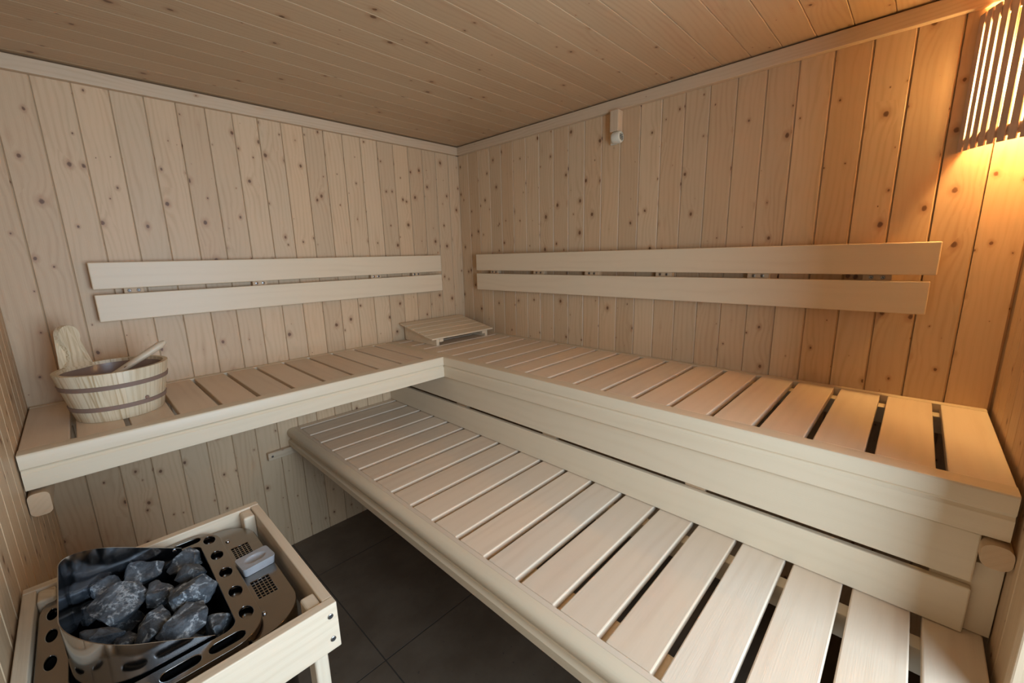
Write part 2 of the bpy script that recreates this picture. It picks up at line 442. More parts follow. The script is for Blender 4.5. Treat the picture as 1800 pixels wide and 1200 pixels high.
def screw_cross(bm, c, n, r=.0045):
    q = Vector((0, 0, 1)).rotation_difference(Vector(n)).to_matrix().to_4x4()
    t = new_bm()
    box(t, (-r * .6, -r * .14, .0008), (r * .6, r * .14, .0016), 'x', 0); box(t, (-r * .14, -r * .6, .0008), (r * .14, r * .6, .0017), 'x', 0)
    t.transform(Matrix.Translation(c) @ q @ Matrix.Rotation(.5, 4, 'Z')); add_bm(bm, t)
def screw(parent, c, n, r=.0045):
    def f(bm): screw_head(bm, c, n, r)
    o = part('screw', SCREW, parent, f, 30)
    me2 = new_bm(); screw_cross(me2, c, n, r); bmesh.ops.translate(me2, verts=me2.verts, vec=-parent_base(parent))
    m = bpy.data.meshes.new('x'); me2.to_mesh(m); me2.free()
    b = bmesh.new(); b.from_mesh(o.data); n0 = len(b.faces); b.from_mesh(m); b.faces.ensure_lookup_table()
    for i in range(n0, len(b.faces)): b.faces[i].material_index = 1
    b.to_mesh(o.data); b.free(); bpy.data.meshes.remove(m); o.data.materials.append(SCREWD)
    return o
screw(brk, (-1.236, -.0265, .508), (0, -1, 0), .005)

# riser boards between the benches
rs = thing('bench_riser', (-XR, -LB / 2, ZL), 'pair of horizontal riser boards closing the gap between lower and upper bench', 'riser panel')
part('riser_board', ASPENR, rs, lambda bm: box(bm, (-XR, -2.284, ZL + .0012), (-XR + .018, -.003, .7195), 'y', .003, 2))
part('riser_board', ASPENR, rs, lambda bm: box(bm, (-XR, -2.282, .7345), (-XR + .018, -.003, .846), 'y', .003, 2))
for a, b in ((-.666, -.591), (-1.196, -1.128), (-1.749, -1.691), (-.12, -.05)):
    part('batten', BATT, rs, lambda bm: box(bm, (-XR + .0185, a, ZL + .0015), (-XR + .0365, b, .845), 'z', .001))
part('end_post', ASPENR, rs, lambda bm: box(bm, (-XR + .0185, -LB + .002, ZL + .0015), (-XR + .040, -2.222, .775), 'z', .0015))

# ---------------------------------------------------------------- backrests
bz = (1.2142, 1.3111, 1.3292, 1.4239)
br = thing('backrest', (-.03, -1.17, bz[0]), 'long two-board backrest on the right-hand wall, ending near the corner lamp', 'backrest', 'wall backrests')
bl = thing('backrest', (-.96, -.03, bz[0]), 'shorter two-board backrest on the back wall, above the bucket bench', 'backrest', 'wall backrests')
for z0, z1, ye in ((bz[0], bz[1], -2.155), (bz[2], bz[3], -2.165)):
    part('board', BACKR, br, lambda bm: box(bm, (-.047, ye, z0), (-.029, -.184, z1), 'y', .003, 2))
    part('board', BACKR, bl, lambda bm: box(bm, (-1.7127, -.047, z0), (-.2053, -.029, z1), 'x', .003, 2))
for y0, y1 in ((-.355, -.29), (-.70, -.625), (-1.035, -.955), (-1.385, -1.315), (-2.07, -2.0), (-1.74, -1.67)):
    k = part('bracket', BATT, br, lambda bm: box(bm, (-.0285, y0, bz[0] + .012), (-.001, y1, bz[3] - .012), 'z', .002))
    for s in (-.014, .014): screw(k, (-.029, (y0 + y1) / 2 + s, 1.320), (-1, 0, 0), .006)
for x0, x1 in ((-1.632, -1.575), (-1.213, -1.155), (-.655, -.595), (-.40, -.345)):
    k = part('bracket', BATT, bl, lambda bm: box(bm, (x0, -.0285, bz[0] + .012), (x1, -.001, bz[3] - .012), 'z', .002))
    for s in (-.013, .013): screw(k, ((x0 + x1) / 2 + s, -.029, 1.320), (0, -1, 0), .006)

# ---------------------------------------------------------------- slatted headrest in the corner
hr = thing('headrest', (-.28, -.17, ZU), 'sloping slatted wooden headrest lying in the corner of the upper benches', 'headrest')
zf, zbk = .984, 1.040
sl = math.atan2(zbk - zf, .31)
def zat(y): return zf + (-(y) * -1 + .325) / .31 * (zbk - zf)
for k in range(5):
    y0 = -.325 + k * .0625; y1 = y0 + .0565
    M = Matrix.Translation((0, y0, zf + (k * .0625) / .31 * (zbk - zf))) @ Matrix.Rotation(sl, 4, 'X')
    part('slat', BACKR, hr, lambda bm: box(bm, (-.500, 0, 0), (-.060, .0575, .0085), 'x', .0012, 1, mat4=M))
for x0, x1 in ((-.468, -.450), (-.118, -.100)):
    def side(bm):
        pts = [(-.318, ZU + .0003), (-.335 + .32, ZU + .0003), (-.335 + .32, zf + .304 / .31 * (zbk - zf) - .0015), (-.318, zf - .0002)]
        extrude_profile(bm, pts, x0, x1, lambda a, b, w: Vector((w, a, b)))
    part('side_panel', BACKR, hr, side)
for x0, x1 in ((-.4495, -.425), (-.142, -.1185)):
    def cleat(bm):
        pts = [(-.322, zf - .0160), (-.02, zbk - .019), (-.02, zbk - .0035), (-.322, zf - .0012)]
        extrude_profile(bm, pts, x0, x1, lambda a, b, w: Vector((w, a, b)))
    part('cleat', BACKR, hr, cleat)

# ---------------------------------------------------------------- bucket and ladle
BC = Vector((-1.712, -.312, ZU)); BH = .152; R0, R1 = .106, .137
bk = thing('water_bucket', BC, 'round pale wooden bucket with two brown bands standing on the back bench', 'bucket')
def brad(z): return R0 + (R1 - R0) * z / BH
def staves(bm):
    N = 16
    for i in range(N):
        t = new_bm(); a0 = 2 * PI * i / N + .1; a1 = a0 + 2 * PI / N; S = 6; V = []
        for side, (dr) in enumerate((0, -.013)):
            for zi, z in enumerate((0, .0015, BH - .002, BH)):
                row = []
                for j in range(S + 1):
                    a = a0 + (a1 - a0) * j / S
                    r = brad(z) + dr
                    if side == 0 and zi in (0, 3): r -= .0012
                    if side == 0 and j in (0, S): r -= .0007
                    row.append(t.verts.new(BC + Vector((r * math.cos(a), r * math.sin(a), z + .0002))))
                V.append(row)
        for r_ in range(3):
            for j in range(S):
                t.faces.new((V[r_][j], V[r_][j + 1], V[r_ + 1][j + 1], V[r_ + 1][j]))
                t.faces.new((V[4 + r_][j + 1], V[4 + r_][j], V[5 + r_][j], V[5 + r_][j + 1]))
        for j in range(S):
            t.faces.new((V[3][j], V[3][j + 1], V[7][j + 1], V[7][j])); t.faces.new((V[0][j + 1], V[0][j], V[4][j], V[4][j + 1]))
        t.normal_update(); set_uv(t, t.faces, (0, 0, 1)); add_bm(bm, t)
part('stave_wall', BUCKW, bk, staves, 35)
part('bottom', BUCKW, bk, lambda bm: lathe(bm, [(0, .010), (R0 - .0115, .010), (R0 - .010, .022), (0, .022)], BC, 48, grain='x'))
LINER = simple('bucket_liner_brown', (.30, .20, .15), .22)
part('liner', LINER, bk, lambda bm: lathe(bm, [(0, .0225), (brad(.022) - .0175, .0225), (brad(.03) - .0145, .030), (brad(BH) - .0142, BH - .010), (brad(BH) - .0162, BH - .010), (brad(.03) - .0170, .032), (brad(.022) - .020, .025), (0, .025)], BC, 56), 40)
for hz in (.042, .108):
    part('hoop', HOOP, bk, lambda bm: lathe(bm, [(brad(hz - .007) + .0002, hz - .007), (brad(hz - .006) + .003, hz - .0065), (brad(hz + .006) + .003, hz + .0065), (brad(hz + .007) + .0002, hz + .007), (brad(hz) - .002, hz), (brad(hz - .007) + .0002, hz - .007)], BC, 64), 40)
def knob(bm):
    a = math.radians(-60); lathe(bm, [(.0025, 0), (.0055, .001), (.006, .003), (.004, .006), (0, .007)], (0, 0, 0), 12)
    bm.transform(Matrix.Translation(BC + Vector(((brad(.05)) * math.cos(a), brad(.05) * math.sin(a), .054))) @ Matrix.Rotation(a, 4, 'Z') @ Matrix.Rotation(PI / 2, 4, 'Y'))
part('band_rivet', HOOP, bk, knob, 40)
# paddle handle: a tall stave, wide round head, narrow neck, flaring into the rim
ha = math.radians(128)
def handle(bm):
    outl = [(-.052, -.010), (-.040, .004), (-.029, .012), (-.022, .024), (-.0185, .042), (-.020, .058), (-.026, .074), (-.0305, .090), (-.030, .104), (-.024, .117), (-.012, .126), (0, .129),
            (.012, .127), (.023, .120), (.029, .108), (.030, .094), (.027, .080), (.022, .062), (.0185, .044), (.020, .026), (.026, .013), (.036, .005), (.050, -.010)]
    # smooth the outline
    P = outl
    for _ in range(2):
        Q = [P[0]]
        for a, b in zip(P, P[1:]):
            Q += [(a[0] * .75 + b[0] * .25, a[1] * .75 + b[1] * .25), (a[0] * .25 + b[0] * .75, a[1] * .25 + b[1] * .75)]
        P = Q + [P[-1]]
    def place(a, b, w):
        ang = ha - a / R1
        rr = R1 + .0005 + w + max(b, -.01) * .10
        return BC + Vector((rr * math.cos(ang), rr * math.sin(ang), BH + b))
    t = new_bm(); A = [t.verts.new(place(a, b, -.0005)) for a, b in P]; B = [t.verts.new(place(a, b, -.0165)) for a, b in P]
    n = len(P)
    for i in range(n):
        j = (i + 1) % n; t.faces.new((A[i], A[j], B[j], B[i]))
    f1 = t.faces.new(A[::-1]); f2 = t.faces.new(B)
    bmesh.ops.triangulate(t, faces=[f1, f2])
    bmesh.ops.recalc_face_normals(t, faces=t.faces)
    t.normal_update(); set_uv(t, t.faces, (0, 0, 1)); add_bm(bm, t)
part('handle', BUCKW, bk, handle, 40)
# ladle leaning in the bucket
L0 = Vector((-1.772, -.322, 1.036)); L1 = Vector((-1.572, -.296, 1.153))
ld = thing('ladle', L0, 'wooden ladle leaning in the bucket, round-ended handle pointing up to the right', 'ladle')
def lhandle(bm):
    d = (L1 - L0); n = 14; side = d.cross(Vector((0, 0, 1))).normalized(); up = side.cross(d).normalized()
    t = new_bm(); rings = []
    for i in range(n + 1):
        s = i / n; c = L0 + d * s
        w = .013 + .003 * s
        if s > .82: w = .0148 + .003 * math.sin((s - .82) / .18 * PI)
        h = .0085 + .0035 * s
        if i == n: w *= .35; h *= .5
        elif i == n - 1: w *= .93
        rings.append([t.verts.new(c + side * w * math.cos(a) + up * h * math.sin(a)) for a in [2 * PI * k / 14 for k in range(14)]])
    for a_, b_ in zip(rings, rings[1:]):
        for k in range(14): t.faces.new((a_[k], a_[(k + 1) % 14], b_[(k + 1) % 14], b_[k]))
    t.faces.new(rings[0][::-1]); t.faces.new(rings[-1])
    bmesh.ops.recalc_face_normals(t, faces=t.faces); t.normal_update(); set_uv(t, t.faces, d.normalized()); add_bm(bm, t)
part('handle', GUARDW, ld, lhandle, 50)
part('bowl', GUARDW, ld, lambda bm: lathe(bm, [(0, -.028), (.018, -.026), (.030, -.016), (.034, 0), (.030, 0), (.026, -.014), (.015, -.021), (0, -.023)], L0 + Vector((.006, .004, -.004)), 24), 50)
def eye(bm):
    d = (L1 - L0).normalized(); c = L0 + (L1 - L0) * .9; side = d.cross(Vector((0, 0, 1))).normalized(); up = side.cross(d).normalized()
    q = Vector((0, 0, 1)).rotation_difference(up).to_matrix().to_4x4()
    lathe(bm, [(0, .0055), (.0032, .0055), (.0032, .0064), (0, .0064)], (0, 0, 0), 14); bm.transform(Matrix.Translation(c) @ q)
part('hanging_hole', SCREWD, ld, eye)

# ---------------------------------------------------------------- temperature sensor near the ceiling
sn = thing('temperature_sensor', (-.02, -1.105, 1.885), 'small cream round sensor on a wooden block below the ceiling trim', 'sensor')
part('mounting_block', TRIMW, sn, lambda bm: box(bm, (-.042, -1.124, 1.925), (-.001, -1.084, 2.0115), 'z', .003))
def sens(bm):
    lathe(bm, [(0, -.022), (.018, -.022), (.023, -.018), (.023, .016), (.021, .020), (.0175, .0215), (.0165, .019), (0, .019)], (-.0255, -1.100, 1.903), 28, axis='y')
def sens_cap(bm):
    lathe(bm, [(0, .0), (.023, .0), (.0245, .004), (.0245, .030), (.022, .036), (.017, .038), (.016, .034), (0, .034)], (0, 0, 0), 28)
    bm.transform(Matrix.Translation((-.0265, -1.096, 1.902)) @ Matrix.Rotation(PI / 2, 4, 'X'))
part('sensor_housing', PLAST, sn, sens_cap, 30)
def vents(bm):
    for k in range(4):
        z = -.0095 + k * .0063; w = math.sqrt(max(.0145 ** 2 - z * z, 0))
        box(bm, (-.0265 - w, -1.1345, 1.902 + z - .0014), (-.0265 + w, -1.1305, 1.902 + z + .0014), 'x', .0004, 1)
part('sensor_vents', PLASTD, sn, vents)
part('socket_plate', PLAST, sn, lambda bm: box(bm, (-.012, -1.100, 1.880), (-.001, -1.070, 1.9245), 'z', .003))

# ---------------------------------------------------------------- corner lamp
lp = thing('corner_lamp', (-.11, -LB + .11, 1.66), 'glowing corner lamp behind a curved shade of vertical wooden slats', 'lamp')
C0 = Vector((0, -LB, 0)); LR = .165
def arc_xy(t, r=LR):     # 0 at the right wall, 1 at the front wall: a bowed front across the corner
    a = Vector((-.0015, -LB + r)); b = Vector((-r, -LB + .006))
    m = (a + b) / 2 + Vector((-1, 1)).normalized() * .050
    return a * (1 - t) ** 2 + m * 2 * t * (1 - t) + b * t * t
NS = 10
for k in range(NS):
    def slat(bm):
        t0 = (k + .15) / NS; t1 = (k + .85) / NS; tt = new_bm()
        a = arc_xy(t0 if k else 0.0); b = arc_xy(t1); d = (b - a).normalized(); n = Vector((-d.y, d.x))
        if n.dot(Vector((-1, 1))) < 0: n = -n
        z0, z1 = 1.662, 1.998
        V = [tt.verts.new((q.x, q.y, z)) for z in (z0, z1) for q in (a, b, b - n * .004, a - n * .004)]
        for f in ((0, 1, 2, 3), (7, 6, 5, 4), (0, 4, 5, 1), (1, 5, 6, 2), (2, 6, 7, 3), (3, 7, 4, 0)): tt.faces.new([V[i] for i in f])
        bmesh.ops.recalc_face_normals(tt, faces=tt.faces); tt.normal_update(); set_uv(tt, tt.faces, (0, 0, 1)); add_bm(bm, tt)
    part('shade_slat', BROWNW, lp, slat)
for z0, z1 in ((1.675, 1.700), (1.965, 1.990)):
    def band(bm):
        t = new_bm(); n = 16; rows = []
        for i in range(n + 1):
            q = arc_xy(i / n, LR - .006); q2 = arc_xy(i / n, LR - .018)
            rows.append([t.verts.new((q.x, q.y, z0)), t.verts.new((q.x, q.y, z1)), t.verts.new((q2.x, q2.y, z1)), t.verts.new((q2.x, q2.y, z0))])
        for a_, b_ in zip(rows, rows[1:]):
            for k2 in range(4): t.faces.new((a_[k2], a_[(k2 + 1) % 4], b_[(k2 + 1) % 4], b_[k2]))
        t.faces.new(rows[0]); t.faces.new(rows[-1][::-1])
        bmesh.ops.recalc_face_normals(t, faces=t.faces); t.normal_update(); set_uv(t, t.faces, (1, 0, 0)); add_bm(bm, t)
    part('cross_band', BROWNW, lp, band)
part('bulb', BULB, lp, lambda bm: lathe(bm, [(0, 0), (.014, .004), (.026, .018), (.030, .036), (.026, .054), (.016, .072), (.013, .085), (0, .085)], (-.052, -LB + .052, 1.80), 24), 60)
part('lamp_socket', PLAST, lp, lambda bm: (lathe(bm, [(0, 0), (.018, 0), (.018, .035), (.012, .045), (0, .045)], (-.052, -LB + .052, 1.8865), 20), box(bm, (-.075, -LB + .012, 1.895), (-.001, -LB + .075, 1.915), 'x', .002)))

# ---------------------------------------------------------------- heater guard
gd = thing('heater_guard', (-1.72, -1.155, 0), 'pale pine guard frame boxed around the stone heater, standing on legs', 'guard frame')
GX0, GX1, GY0, GY1, GT, GB = -1.927, -1.510, -1.405, -.906, .780, .682
boards = [((GX0, GY0, GB), (GX1, GY0 + .020, GT), 'x'), ((GX0, GY1 - .020, GB), (GX1, GY1, GT), 'x'),
          ((GX1 - .019, GY0 + .0205, GB), (GX1, GY1 - .0205, GT - .0006), 'y'), ((GX0, GY0 + .0205, GB), (GX0 + .019, GY1 - .0205, GT - .0006), 'y')]
BO = []
for lo, hi, gr in boards:
    BO.append(part('rail_board', GUARDW, gd, lambda bm: box(bm, lo, hi, gr, .0018, 2)))
for x0 in (GX0 + .0195, GX1 - .0195 - .026):
    for y0 in (GY0 + .0205, GY1 - .0205 - .042):
        part('leg', GUARDW, gd, lambda bm: box(bm, (x0, y0, 0), (x0 + .026, y0 + .042, GT - .004), 'z', .005, 3))
for z in (.707, .757):
    screw(BO[0], (GX1 - .014, GY0 - .0008, z), (0, -1, 0), .0052)
    screw(BO[0], (GX0 + .02, GY0 - .0008, z), (0, -1, 0), .0052)

# ---------------------------------------------------------------- heater
def rrect(x0, y0, x1, y1, r, n=8):
    rs_ = r if isinstance(r, (list, tuple)) else (r,) * 4     # corners: (x1,y1),(x0,y1),(x0,y0),(x1,y0)
    pts = []
    for (cx, cy, sx, sy, a0), rr in zip(((x1, y1, -1, -1, 0), (x0, y1, 1, -1, PI / 2), (x0, y0, 1, 1, PI), (x1, y0, -1, 1, 1.5 * PI)), rs_):
        for i in range(n + 1):
            a = a0 + i * PI / 2 / n
            pts.append((cx + sx * rr + rr * math.cos(a), cy + sy * rr + rr * math.sin(a)))
    return pts
def ell(cx, cy, rx, ry, n=28): return [(cx + rx * math.cos(2 * PI * i / n), cy + ry * math.sin(2 * PI * i / n)) for i in range(n)]
def slot(cx, cy, hl, r, n=8):
    return [(cx + hl + r * math.cos(a), cy + r * math.sin(a)) for a in [-PI / 2 + PI * i / n for i in range(n + 1)]] + \
           [(cx - hl + r * math.cos(a), cy + r * math.sin(a)) for a in [PI / 2 + PI * i / n for i in range(n + 1)]]
def plate(name, outer, holes, z, thick, mat, parent, bev=.0):
    cu = bpy.data.curves.new(name, 'CURVE'); cu.dimensions = '2D'; cu.fill_mode = 'BOTH'; cu.extrude = thick / 2; cu.bevel_depth = bev; cu.bevel_resolution = 2
    b = parent_base(parent)
    for loop in [outer] + holes:
        sp = cu.splines.new('POLY'); sp.points.add(len(loop) - 1); sp.use_cyclic_u = True
        for i, (x, y) in enumerate(loop): sp.points[i].co = (x - b.x, y - b.y, 0, 1)
    o = bpy.data.objects.new(name, cu); COL.objects.link(o)
    dg = bpy.context.evaluated_depsgraph_get(); dg.update()
    me = bpy.data.meshes.new_from_object(o.evaluated_get(dg)); bpy.data.objects.remove(o); bpy.data.curves.remove(cu)
    me.name = name; me.materials.clear(); me.materials.append(mat)
    o = bpy.data.objects.new(name, me); COL.objects.link(o); o.parent = parent; o.location = (0, 0, z - thick / 2 - b.z)
    return o
def band_wall(bm, loop, z0, z1, th, closed=True, ztop=None):
    """vertical sheet following a 2D path, th inward"""
    n = len(loop); t = new_bm(); rows = []
    for i, (x, y) in enumerate(loop):
        p0 = loop[(i - 1) % n] if closed or i > 0 else loop[i]; p1 = loop[(i + 1) % n] if closed or i < n - 1 else loop[i]
        d = Vector((p1[0] - p0[0], p1[1] - p0[1])).normalized(); nn = Vector((-d.y, d.x)) * th
        zt = z1 if ztop is None else ztop(x, y)
        rows.append([t.verts.new((x, y, z0)), t.verts.new((x, y, zt)), t.verts.new((x + nn.x, y + nn.y, zt)), t.verts.new((x + nn.x, y + nn.y, z0))])
    for i in range(n if closed else n - 1):
        a_, b_ = rows[i], rows[(i + 1) % n]
        for k in range(4): t.faces.new((a_[k], a_[(k + 1) % 4], b_[(k + 1) % 4], b_[k]))
    if not closed: t.faces.new(rows[0]); t.faces.new(rows[-1][::-1])
    bmesh.ops.recalc_face_normals(t, faces=t.faces); t.normal_update(); set_uv(t, t.faces, (0, 0, 1)); add_bm(bm, t)

ht = thing('sauna_heater', (-1.75, -1.145, .30), 'stainless steel electric heater inside the pine guard, full of dark stones', 'heater')
RZ = .764
ox0, ox1, oy0, oy1 = -1.9035, -1.612, -1.354, -.936
ring_out = rrect(ox0, oy0, ox1, oy1, (.055, .07, .07, .055), 10)
ring_in = rrect(-1.866, -1.309, -1.650, -.981, (.022, .085, .085, .022), 10)
holes = [ell(-1.6315, y, .0125, .0195) for y in (-.980, -1.056, -1.133, -1.210, -1.284)]
holes += [ell(-1.8865, y, .0085, .020) for y in (-1.012, -1.080, -1.156, -1.232, -1.296)]
holes += [slot(x, -1.332, .016, .0125) for x in (-1.672, -1.737, -1.802)] + [slot(x, -.958, .016, .0125) for x in (-1.672, -1.737, -1.802)]
ring = plate('rim_plate', ring_out, [ring_in] + holes, RZ, .004, STEEL, ht, .0012)
part('outer_shell', STEEL, ht, lambda bm: band_wall(bm, rrect(-1.902, -1.352, -1.560, -.938, (.09, .07, .07, .09), 10), .30, .746, .0015), 40)
part('rim_skirt', STEEL, ht, lambda bm: band_wall(bm, rrect(ox0 + .001, oy0 + .001, ox1 - .001, oy1 - .001, (.055, .07, .07, .055), 10), .7475, RZ - .004, .0015), 40)
part('shell_floor', BLACK, ht, lambda bm: box(bm, (-1.89, -1.33, .31), (-1.58, -.96, .33), 'x', .002))
plate('rim_hole_shade_plate', rrect(-1.898, -1.348, -1.614, -.942, (.05, .065, .065, .05), 8), [rrect(-1.870, -1.313, -1.646, -.977, (.024, .087, .087, .024), 10)], .742, .002, BLACK, ht)  # added black sheet, stands in for the shade seen through the rim holes
# cover at the side with two grilles
cov_out = rrect(-1.640, -1.352, -1.546, -.938, (.075, .003, .003, .075), 12)
gr1 = (-1.603, -1.094, -1.567, -1.036); gr2 = (-1.603, -1.254, -1.567, -1.190)
def rect(a): return [(a[0], a[1]), (a[2], a[1]), (a[2], a[3]), (a[0], a[3])]
cov = plate('side_cover', cov_out, [rect(gr1), rect(gr2)], .752, .004, STEEL, ht, .0012)
part('cover_skirt', STEEL, ht, lambda bm: band_wall(bm, cov_out, .66, .7485, .0015), 40)
for a in (gr1, gr2):
    cells = []; nx, ny = 5, 7
    for i in range(nx):
        for j in range(ny):
            w = (a[2] - a[0]) / nx; h = (a[3] - a[1]) / ny; cx = a[0] + w * (i + .5); cy = a[1] + h * (j + .5)
            cells.append(rect((cx - w * .38, cy - h * .36, cx + w * .38, cy + h * .36)))
    plate('grille', rect((a[0] + .0001, a[1] + .0001, a[2] - .0001, a[3] - .0001)), cells, .7515, .002, STEEL, ht)
part('grille_shade_block', BLACK, ht, lambda bm: box(bm, (-1.612, -1.31, .69), (-1.556, -.98, .7465), 'x', .002))  # solid black block painted in for the darkness behind the grilles
# stone basin below the rim, and the raised deflector
def basin(bm):
    band_wall(bm, rrect(-1.868, -1.311, -1.648, -.979, (.022, .085, .085, .022), 10), .58, RZ - .0045, .0015)
    box(bm, (-1.84, -1.29, .60), (-1.66, -1.0, .612), 'x', .002)
part('stone_basin', DARKST, ht, basin, 40)
def deflector(bm):
    xe = -1.684; x0 = -1.860; ya, yb = -.9875, -1.3025; r = .085
    path = [(xe, ya), (-1.70, ya), (-1.73, ya), (-1.755, ya)]
    path += [(x0 + r + r * math.cos(a), ya - r + r * math.sin(a)) for a in [PI / 2 + PI / 2 * i / 14 for i in range(15)]]
    path += [(x0 + r + r * math.cos(a), yb + r + r * math.sin(a)) for a in [PI + PI / 2 * i / 14 for i in range(15)]]
    path += [(-1.755, yb), (-1.73, yb), (-1.70, yb), (xe, yb)]
    def zt(x, y):
        return RZ + (.014 if y > -1.14 else .002) + (xe - x) * .60
    band_wall(bm, path, RZ - .02, 0, .0014, False, zt)
part('steam_deflector', STEELP, ht, deflector, 40)
for (x, y) in ((-1.600, -1.000), (-1.6065, -1.300)):
    part('dome_screw', STEELP, ht, lambda bm: lathe(bm, [(.0045, 0), (.0045, .001), (.0035, .003), (0, .004)], (x, y, .7532), 14), 50)
part('dome_screw', STEELP, ht, lambda bm: (lathe(bm, [(.004, 0), (.004, .001), (.003, .003), (0, .0035)], (0, 0, 0), 14), bm.transform(Matrix.Translation((-1.697, -.9892, .778)) @ Matrix.Rotation(PI / 2, 4, 'X'))), 50)
part('wall_bracket', DARKST, ht, lambda bm: box(bm, (-LA + .0005, -1.25, .35), (-1.9025, -1.03, .66), 'z', .001))

# scent dish on the cover
sd = thing('scent_dish', (-1.577, -1.142, .7535), 'small pale grey soapstone dish with a hollow, on the heater cover between the grilles', 'dish')
def dish(bm):
    t = new_bm(); nx, ny = 30, 24; hx, hy, h = .0325, .026, .019; top = []
    for i in range(nx + 1):
        row = []
        for j in range(ny + 1):
            x = -hx + 2 * hx * i / nx; y = -hy + 2 * hy * j / ny
            q = (x / .020) ** 2 + (y / .013) ** 2
            z = h - .006 * max(0, 1 - q) ** .6
            row.append(t.verts.new((x, y, z)))
        top.append(row)
    for i in range(nx):
        for j in range(ny): t.faces.new((top[i][j], top[i + 1][j], top[i + 1][j + 1], top[i][j + 1]))
    loop = [top[i][0] for i in range(nx + 1)] + [top[nx][j] for j in range(1, ny + 1)] + [top[i][ny] for i in range(nx - 1, -1, -1)] + [top[0][j] for j in range(ny - 1, 0, -1)]
    bot = [t.verts.new((v.co.x * .93, v.co.y * .92, 0)) for v in loop]
    for i in range(len(loop)):
        j = (i + 1) % len(loop); t.faces.new((loop[i], bot[i], bot[j], loop[j]))
    t.faces.new(bot)
    bmesh.ops.recalc_face_normals(t, faces=t.faces)
    # round the plan corners
    for v in t.verts:
        x, y = v.co.x, v.co.y; sx = .93 if v.co.z < .001 else 1; ax, ay = hx * sx - .007, hy * sx - .007
        if abs(x) > ax and abs(y) > ay:
            dx, dy = abs(x) - ax, abs(y) - ay; m = max(dx, dy); L = math.hypot(dx, dy)
            if L > 0:
                k = m / L; v.co.x = math.copysign(ax + dx * k, x); v.co.y = math.copysign(ay + dy * k, y)
    t.transform(Matrix.Translation((-1.577, -1.142, .7538)) @ Matrix.Rotation(.10, 4, 'Z'))
    t.normal_update(); set_uv(t, t.faces, (1, 0, 0)); add_bm(bm, t)
part('dish_body', SOAP, sd, dish, 50)

# ---------------------------------------------------------------- stones
from mathutils import noise as mnoise
def stone(p0, p1, w, th, z, seed, label, roll=0.0):
    """p0,p1: ends of the long axis in plan; w: width, th: thickness"""
    rr = random.Random(seed); a = Vector((*p0, z)); b = Vector((*p1, z)); d = b - a; L = d.length
    t = bmesh.new()
    for i in range(15):
        v = Vector((rr.gauss(0, 1), rr.gauss(0, 1), rr.gauss(0, 1))).normalized()
        v = Vector((math.copysign(abs(v.x) ** .75, v.x), math.copysign(abs(v.y) ** .75, v.y), math.copysign(abs(v.z) ** .7, v.z))) * rr.uniform(.92, 1.10)
        t.verts.new((v.x * L / 2 * (1.0), v.y * w / 2, v.z * th / 2))
    r_ = bmesh.ops.convex_hull(t, input=t.verts)
    for v in [v for v in t.verts if not v.link_faces]: t.verts.remove(v)
    bmesh.ops.dissolve_limit(t, angle_limit=math.radians(20), verts=t.verts, edges=t.edges)
    bmesh.ops.bevel(t, geom=list(t.edges), offset=.0012, segments=1, affect='EDGES')
    bmesh.ops.triangulate(t, faces=t.faces)
    for _ in range(3):
        lng = [e for e in t.edges if e.calc_length() > .0065]
        if lng: bmesh.ops.subdivide_edges(t, edges=lng, cuts=1)
        bmesh.ops.triangulate(t, faces=t.faces)
    t.normal_update()
    off = Vector((seed * 3.1, seed * 1.7, 0))
    for v in t.verts:
        q = v.co * 38 + off
        v.co += v.normal * ((mnoise.noise(q) * .0030) + mnoise.noise(q * 3.1) * .0018 + mnoise.noise(q * 8) * .0007)
    ang = math.atan2(d.y, d.x)
    c = (a + b) / 2
    t.transform(Matrix.Rotation(ang, 4, 'Z') @ Matrix.Rotation(roll, 4, 'X'))
    me = bpy.data.meshes.new('heater_stone'); t.to_mesh(me); t.free(); me.materials.append(STONE); me.shade_smooth()
    try: me.set_sharp_from_angle(angle=math.radians(28))
    except Exception: pass
    o = bpy.data.objects.new('heater_stone', me); COL.objects.link(o); o.location = c
    tag(o, label, 'stone', 'stones heaped in the heater')
    return o
def cam_axes():
    yw, pt, rl = CAMP['yaw'], CAMP['pitch'], CAMP['roll']
    fw = Vector((math.sin(yw) * math.cos(pt), math.cos(yw) * math.cos(pt), math.sin(pt)))
    rt = Vector((math.cos(yw), -math.sin(yw), 0)); up = rt.cross(fw)
    return fw, rt * math.cos(rl) + up * math.sin(rl), up * math.cos(rl) - rt * math.sin(rl)
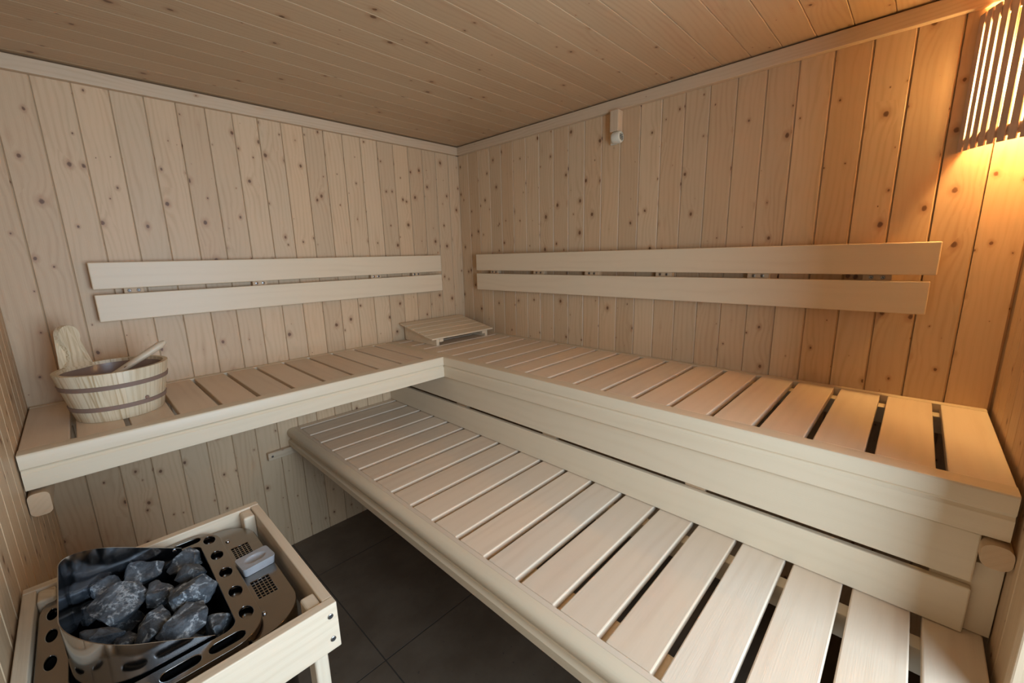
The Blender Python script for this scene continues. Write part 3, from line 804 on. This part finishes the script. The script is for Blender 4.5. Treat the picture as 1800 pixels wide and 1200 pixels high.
STONES = [
    # ends of the long axis in plan, width, thickness, height, roll, label
    ((-1.835, -1.019), (-1.786, -1.013), 0.0513, 0.03, 0.775, 0.5, 'thin flat stone at the left end of the back row, against the deflector'),
    ((-1.79, -1.012), (-1.723, -1.029), 0.0594, 0.034, 0.775, 0.5, 'long pale grey slab stone leaning on the back of the deflector'),
    ((-1.839, -1.101), (-1.755, -1.073), 0.1026, 0.045, 0.772, 0.25, 'largest dark stone, broad flat-topped, left of the heap centre'),
    ((-1.761, -1.109), (-1.721, -1.087), 0.0648, 0.045, 0.762, 0, 'blocky stone right behind the largest one, middle of the heap'),
    ((-1.719, -0.98), (-1.654, -1.011), 0.0513, 0.04, 0.75, 0.2, 'brownish stone furthest back, half under the rim corner'),
    ((-1.713, -1.064), (-1.657, -1.088), 0.0459, 0.038, 0.762, 0.1, 'narrow stone in front of the rearmost one, by the rim'),
    ((-1.729, -1.163), (-1.651, -1.169), 0.0864, 0.05, 0.77, -0.1, 'big white-veined stone on the right, next to the rim plate'),
    ((-1.792, -1.203), (-1.727, -1.176), 0.0648, 0.044, 0.766, 0.2, 'oval stone in the centre front, between the largest and the long pointed one'),
    ((-1.76, -1.233), (-1.671, -1.215), 0.0729, 0.046, 0.762, 0.1, 'long pointed stone running from the front edge up to the veined one'),
    ((-1.693, -1.27), (-1.658, -1.239), 0.0594, 0.046, 0.742, 0, 'small rounded stone in the front right corner of the basin'),
    ((-1.859, -1.106), (-1.806, -1.186), 0.0567, 0.048, 0.752, 0, 'lone rough stone in the front left corner of the basin'),
    ((-1.866, -1.031), (-1.828, -1.005), 0.0486, 0.04, 0.742, 0, 'dark stone tucked under the left end of the largest one'),
    ((-1.787, -1.202), (-1.748, -1.234), 0.0378, 0.038, 0.738, 0, 'low brownish stone at the front edge, middle'),
    ((-1.732, -1.25), (-1.694, -1.263), 0.0378, 0.038, 0.742, 0, 'low brownish stone at the front edge, beside the small rounded one'),
    ((-1.811, -1.176), (-1.781, -1.162), 0.0405, 0.036, 0.742, 0, 'small dark stone in the gap behind the front edge, left of centre'),
    ((-1.86, -0.996), (-1.84, -0.982), 0.0324, 0.034, 0.75, 0, 'sliver of stone at the far left under the thin flat one'),
]
for i, (a, b, w, th, z, ro, lab) in enumerate(STONES):
    stone(a, b, w, th, z, i + 11, lab, ro)
# lower layer that fills the basin under the visible ones
for i, (x, y) in enumerate(((-1.80, -1.06), (-1.70, -1.05), (-1.79, -1.16), (-1.70, -1.17), (-1.78, -1.25))):
    stone((x - .035, y - .01), (x + .035, y + .012), .065, .055, .700, 60 + i, 'dark stone of the lower layer, barely showing between the upper stones')

# ---------------------------------------------------------------- camera
fw, r_, u_ = cam_axes()
cd = bpy.data.cameras.new('camera'); cam = bpy.data.objects.new('camera', cd); COL.objects.link(cam)
M = Matrix((r_, u_, -fw)).transposed().to_4x4(); M.translation = Vector(CAMP['loc']); cam.matrix_world = M
cd.sensor_width = 36; cd.lens = CAMP['f'] / 1800 * 36; cd.clip_start = .02
SC.camera = cam

# ---------------------------------------------------------------- light
def area(name, loc, rot, sx, sy, col, e, spread=PI):
    l = bpy.data.lights.new(name, 'AREA'); l.shape = 'RECTANGLE'; l.size = sx; l.size_y = sy; l.color = col; l.energy = e; l.spread = spread
    o = bpy.data.objects.new(name, l); COL.objects.link(o); o.location = loc; o.rotation_euler = rot; return o
area('daylight_through_glass_front', (-1.25, -LB - .55, 1.22), (PI / 2, 0, 0), .95, 1.15, (.60, .79, 1.0), 47)
w = bpy.data.worlds.new('world'); SC.world = w; w.use_nodes = True
w.node_tree.nodes['Background'].inputs[0].default_value = (.55, .68, .85, 1); w.node_tree.nodes['Background'].inputs[1].default_value = .06
SC.view_settings.view_transform = 'Standard'; SC.view_settings.look = 'None'; SC.view_settings.gamma = 1; SC.view_settings.exposure = 0.0
